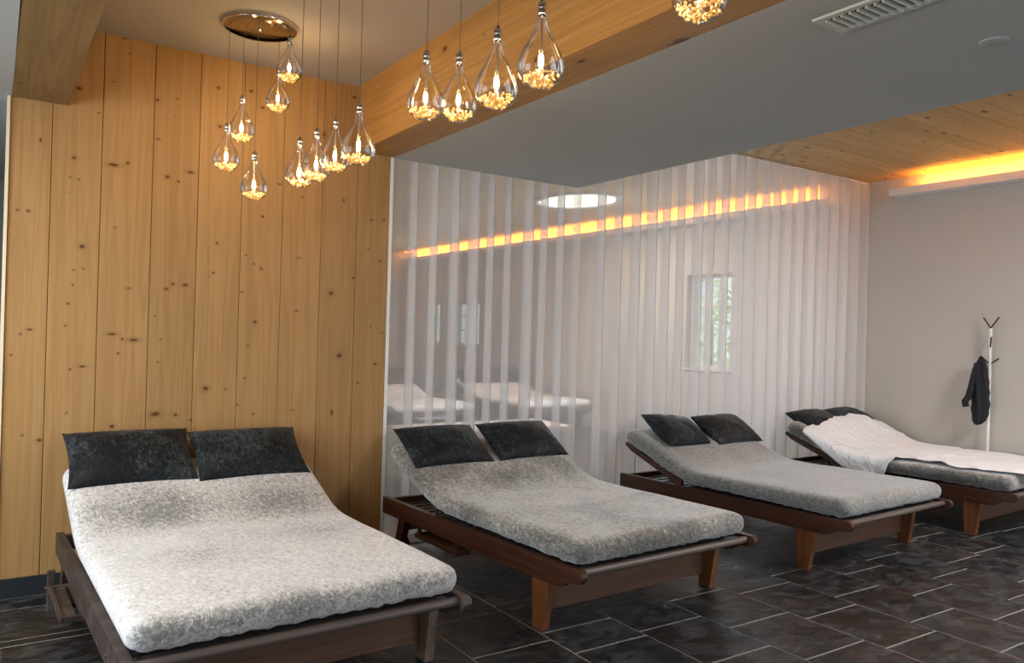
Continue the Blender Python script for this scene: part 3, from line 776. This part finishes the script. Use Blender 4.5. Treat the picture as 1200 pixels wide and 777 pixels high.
# white sheet on the fourth lounger ---------------------------------------------
def sheet():
    n, m = 90, 110; V = []; F = []
    for j in range(m+1):
        v = j/m; y = -.02 + v*1.88
        # left border: hangs down the side for the upper part, lies on top for the lower
        if y > 1.02: left = -(MHX+.150) + max(0, y-1.45)*.28
        else:
            k = max(0, min(1, (1.02-y)/.06)); left = -(MHX+.150)*(1-k) + (-(MHX-.10) + .035*math.sin(y*9+1) + .02*math.sin(y*23))*k
        rightb = MHX+.13
        for i in range(n+1):
            u = i/n; s = left+(rightb-left)*u           # arc length across the mattress
            yy = y + .05*math.sin(u*3)*(1 if v > .97 else 0)
            top = base_z(y)+MT
            e = MHX-.03
            if abs(s) <= e: x, z = s, top
            else:
                d = abs(s)-e; r = .055
                if d < r*PI/2: a = d/r; x = e+r*math.sin(a); z = top-r*(1-math.cos(a))
                else: x = e+r+.004; z = top-r-(d-r*PI/2)
                x = math.copysign(x, s)
            # lift over the pillows / mound at the head
            bulge = .085*math.exp(-((y-1.80)/.15)**2)*math.exp(-((s-.05)/.52)**4)
            w = Vector((s*4+3, y*4, 0))
            wr = .020*abs(noise.noise(w*1.6))+.018*max(0, noise.noise(Vector((s*7, y*3.1, 5))))**1.0*(1.0 if y < 1.3 else .5)
            wr += .034*math.exp(-((math.sin(y*5.2+s*2.6+2*noise.noise(w*.5)))/.20)**2)*max(0, noise.noise(Vector((s*3, y*2, 8)))+.25)
            lean = -.34*MT*.9*(1 if y > YH else max(0, min(1, (y-(YH-.25))/.25)))
            if abs(s) <= e: z += .012+wr+bulge
            else: x += math.copysign(.012+wr*.8, s); z += .008+bulge*.5
            V.append((x, yy+lean, z))
    for j in range(m):
        for i in range(n):
            a = j*(n+1)+i; F.append((a, a+1, a+n+2, a+n+1))
    o = MB().add(V, F, True).build('bed_sheet', M['sheet'])
    md = o.modifiers.new('thick', 'SOLIDIFY'); md.thickness = .003; md.offset = 1
    o.location = B4[0]; o.rotation_euler = (0, 0, B4[1])
    return tag(o, 'rumpled white cotton sheet draped over the rightmost lounger', 'sheet')
sheet()

# ------------------------------------------------------------------ coat stand and garment
RX, RY = 7.915, 3.685
KY = -.465                                   # the stand is flat against the wall: its width runs along the wall
def zz(z): return 1.5+(z-1.5)*1.026
t = thing('coat_stand', 'slim white coat stand with dark forked hooks by the right wall', 'coat stand', (RX, RY, 0))
MB().tube([(0, 0, .01), (0, 0, zz(1.665))], .014, 14).build('pole', M['white_trim'], t)
MB().lathe([(.0005, 0), (.07, 0), (.07, .008), (.02, .016), (.0005, .016)], n=32).build('base', M['white_trim'], t)
hm = M['rail']
for (u, d, z0, z1) in ((-.165, .02, 1.665, 1.762), (.165, -.01, 1.665, 1.768), (.075, -.06, 1.475, 1.580), (-.04, .05, 1.50, 1.585), (.15, .02, 1.33, 1.385), (-.12, -.05, 1.33, 1.40)):
    MB().tube([(0, 0, zz(z0)), (d, u*KY, zz(z1))], [.007, .0075], 8).build('hook', hm, t)

def garment():
    n, m = 48, 60; V = []; F = []
    prof = [(1.405, -.125, -.100), (1.385, -.155, -.055), (1.33, -.205, .0), (1.25, -.235, .02), (1.16, -.26, .055), (1.08, -.275, .07), (1.02, -.275, .075), (.97, -.27, .08), (.92, -.275, .08), (.87, -.265, .06), (.81, -.245, .02), (.775, -.215, -.06), (.762, -.18, -.13)]
    for j in range(m+1):
        f = j/m*(len(prof)-1); k = min(int(f), len(prof)-2); a = f-k
        z = prof[k][0]*(1-a)+prof[k+1][0]*a; l = prof[k][1]*(1-a)+prof[k+1][1]*a; r = prof[k][2]*(1-a)+prof[k+1][2]*a
        c, hw = (l+r)/2, (r-l)/2
        for i in range(n):
            th = 2*PI*i/n
            fold = 1+.22*math.sin(th*6+z*5)+.14*math.sin(th*11+z*13)
            u = c+hw*math.cos(th)*(1+.05*math.sin(z*60+th)); d = -.060+min(.042, .012+hw*.22)*math.sin(th)*fold
            V.append((d, u*KY, zz(z)))
    for j in range(m):
        for i in range(n):
            q = (i+1) % n; F.append((j*n+i, j*n+q, (j+1)*n+q, (j+1)*n+i))
    F.append(tuple(range(n))); F.append(tuple(m*n+i for i in range(n)))
    return MB().add(V, F, True)
t = thing('jacket', 'black jacket hanging in folds from the white coat stand', 'jacket', (RX, RY, 0))
garment().build('body', M['garment'], t)
path = [(-.16, -.100, 1.34, .016), (-.20, -.110, 1.22, .024), (-.24, -.112, 1.10, .028), (-.28, -.115, 1.02, .030), (-.345, -.118, .975, .030), (-.325, -.115, .925, .027)]
MB().tube([(p[1], p[0]*KY, zz(p[2])) for p in path], [p[3] for p in path], 14).build('sleeve', M['garment'], t)

# ------------------------------------------------------------------ room beyond the curtain
def far_bed(P, lab1, lab2, seed):
    t = lounger(P, lab1, src=L2)
    mattress('mattress', lab2, M['sheet'], *P, seed, 'pale mattresses in the room beyond')
FA = place((4.35, 9.30), (4.27, 11.40)); FB = place((6.45, 9.30), (6.37, 11.40))
far_bed(FA, 'left of the two wooden loungers faintly seen through the sheer curtain', 'pale mattress on the left lounger faintly seen through the curtain', 21)
far_bed(FB, 'right of the two wooden loungers faintly seen through the sheer curtain', 'pale mattress on the right lounger faintly seen through the curtain', 22)
for P, s in ((FA, 'left'), (FB, 'right')):
    pillow(P, -.32, 1.76, T(38), 'left dark pillow on the %s lounger behind the sheer curtain' % s, 31)
    pillow(P, .33, 1.76, T(38), 'right dark pillow on the %s lounger behind the sheer curtain' % s, 32)
t = thing('low_bench', 'low white bench behind the left sheer curtain', 'bench', (4.35, 7.1, 0))
MB().box(-.95, .95, -.35, .35, .42, .50, .012).build('seat', M['white_trim'], t)
for sx in (-1, 1):
    MB().box(sx*.9-.04, sx*.9+.04, -.33, .33, 0, .42, .005).build('leg_panel', M['white_trim'], t)

# shrubs outside the window of the room beyond
def shrub(x, y, label, seed, r=1.5, h=3.4):
    rg = random.Random(seed); t = thing('shrub', label, 'shrub', (x, y, -.3), 0, 'bushes outside the window')
    MB().tube([(0, 0, 0), (.05, .03, h*.6)], [.06, .03], 8).build('stem', M['bark'], t)
    V = []; F = []
    for k in range(2600):
        a = rg.uniform(0, 2*PI); zz = rg.random(); rr = r*math.sqrt(rg.random())*(1-.5*abs(zz-.4)); p = Vector((rr*math.cos(a), rr*math.sin(a), .1+zz*h))
        d = Vector((rg.uniform(-1,1), rg.uniform(-1,1), rg.uniform(-1,1))).normalized(); e = d.orthogonal().normalized(); s = rg.uniform(.05, .1)
        b = len(V); V += [p-d*s, p+e*s*.45, p+d*s, p-e*s*.45]; F.append((b, b+1, b+2, b+3))
    o = MB().add(V, F).build('foliage', M['leaf'], t); o['kind'] = 'stuff'
shrub(10.6, 9.6, 'yellow green bush outside the window behind the curtain, nearer one', 1)
shrub(12.2, 13.2, 'yellow green bush outside the window behind the curtain, farther one', 2)
struct(MB().box(8.3, 16, -6, 22, -.5, -.3).build('ground_outside', M['ground']))
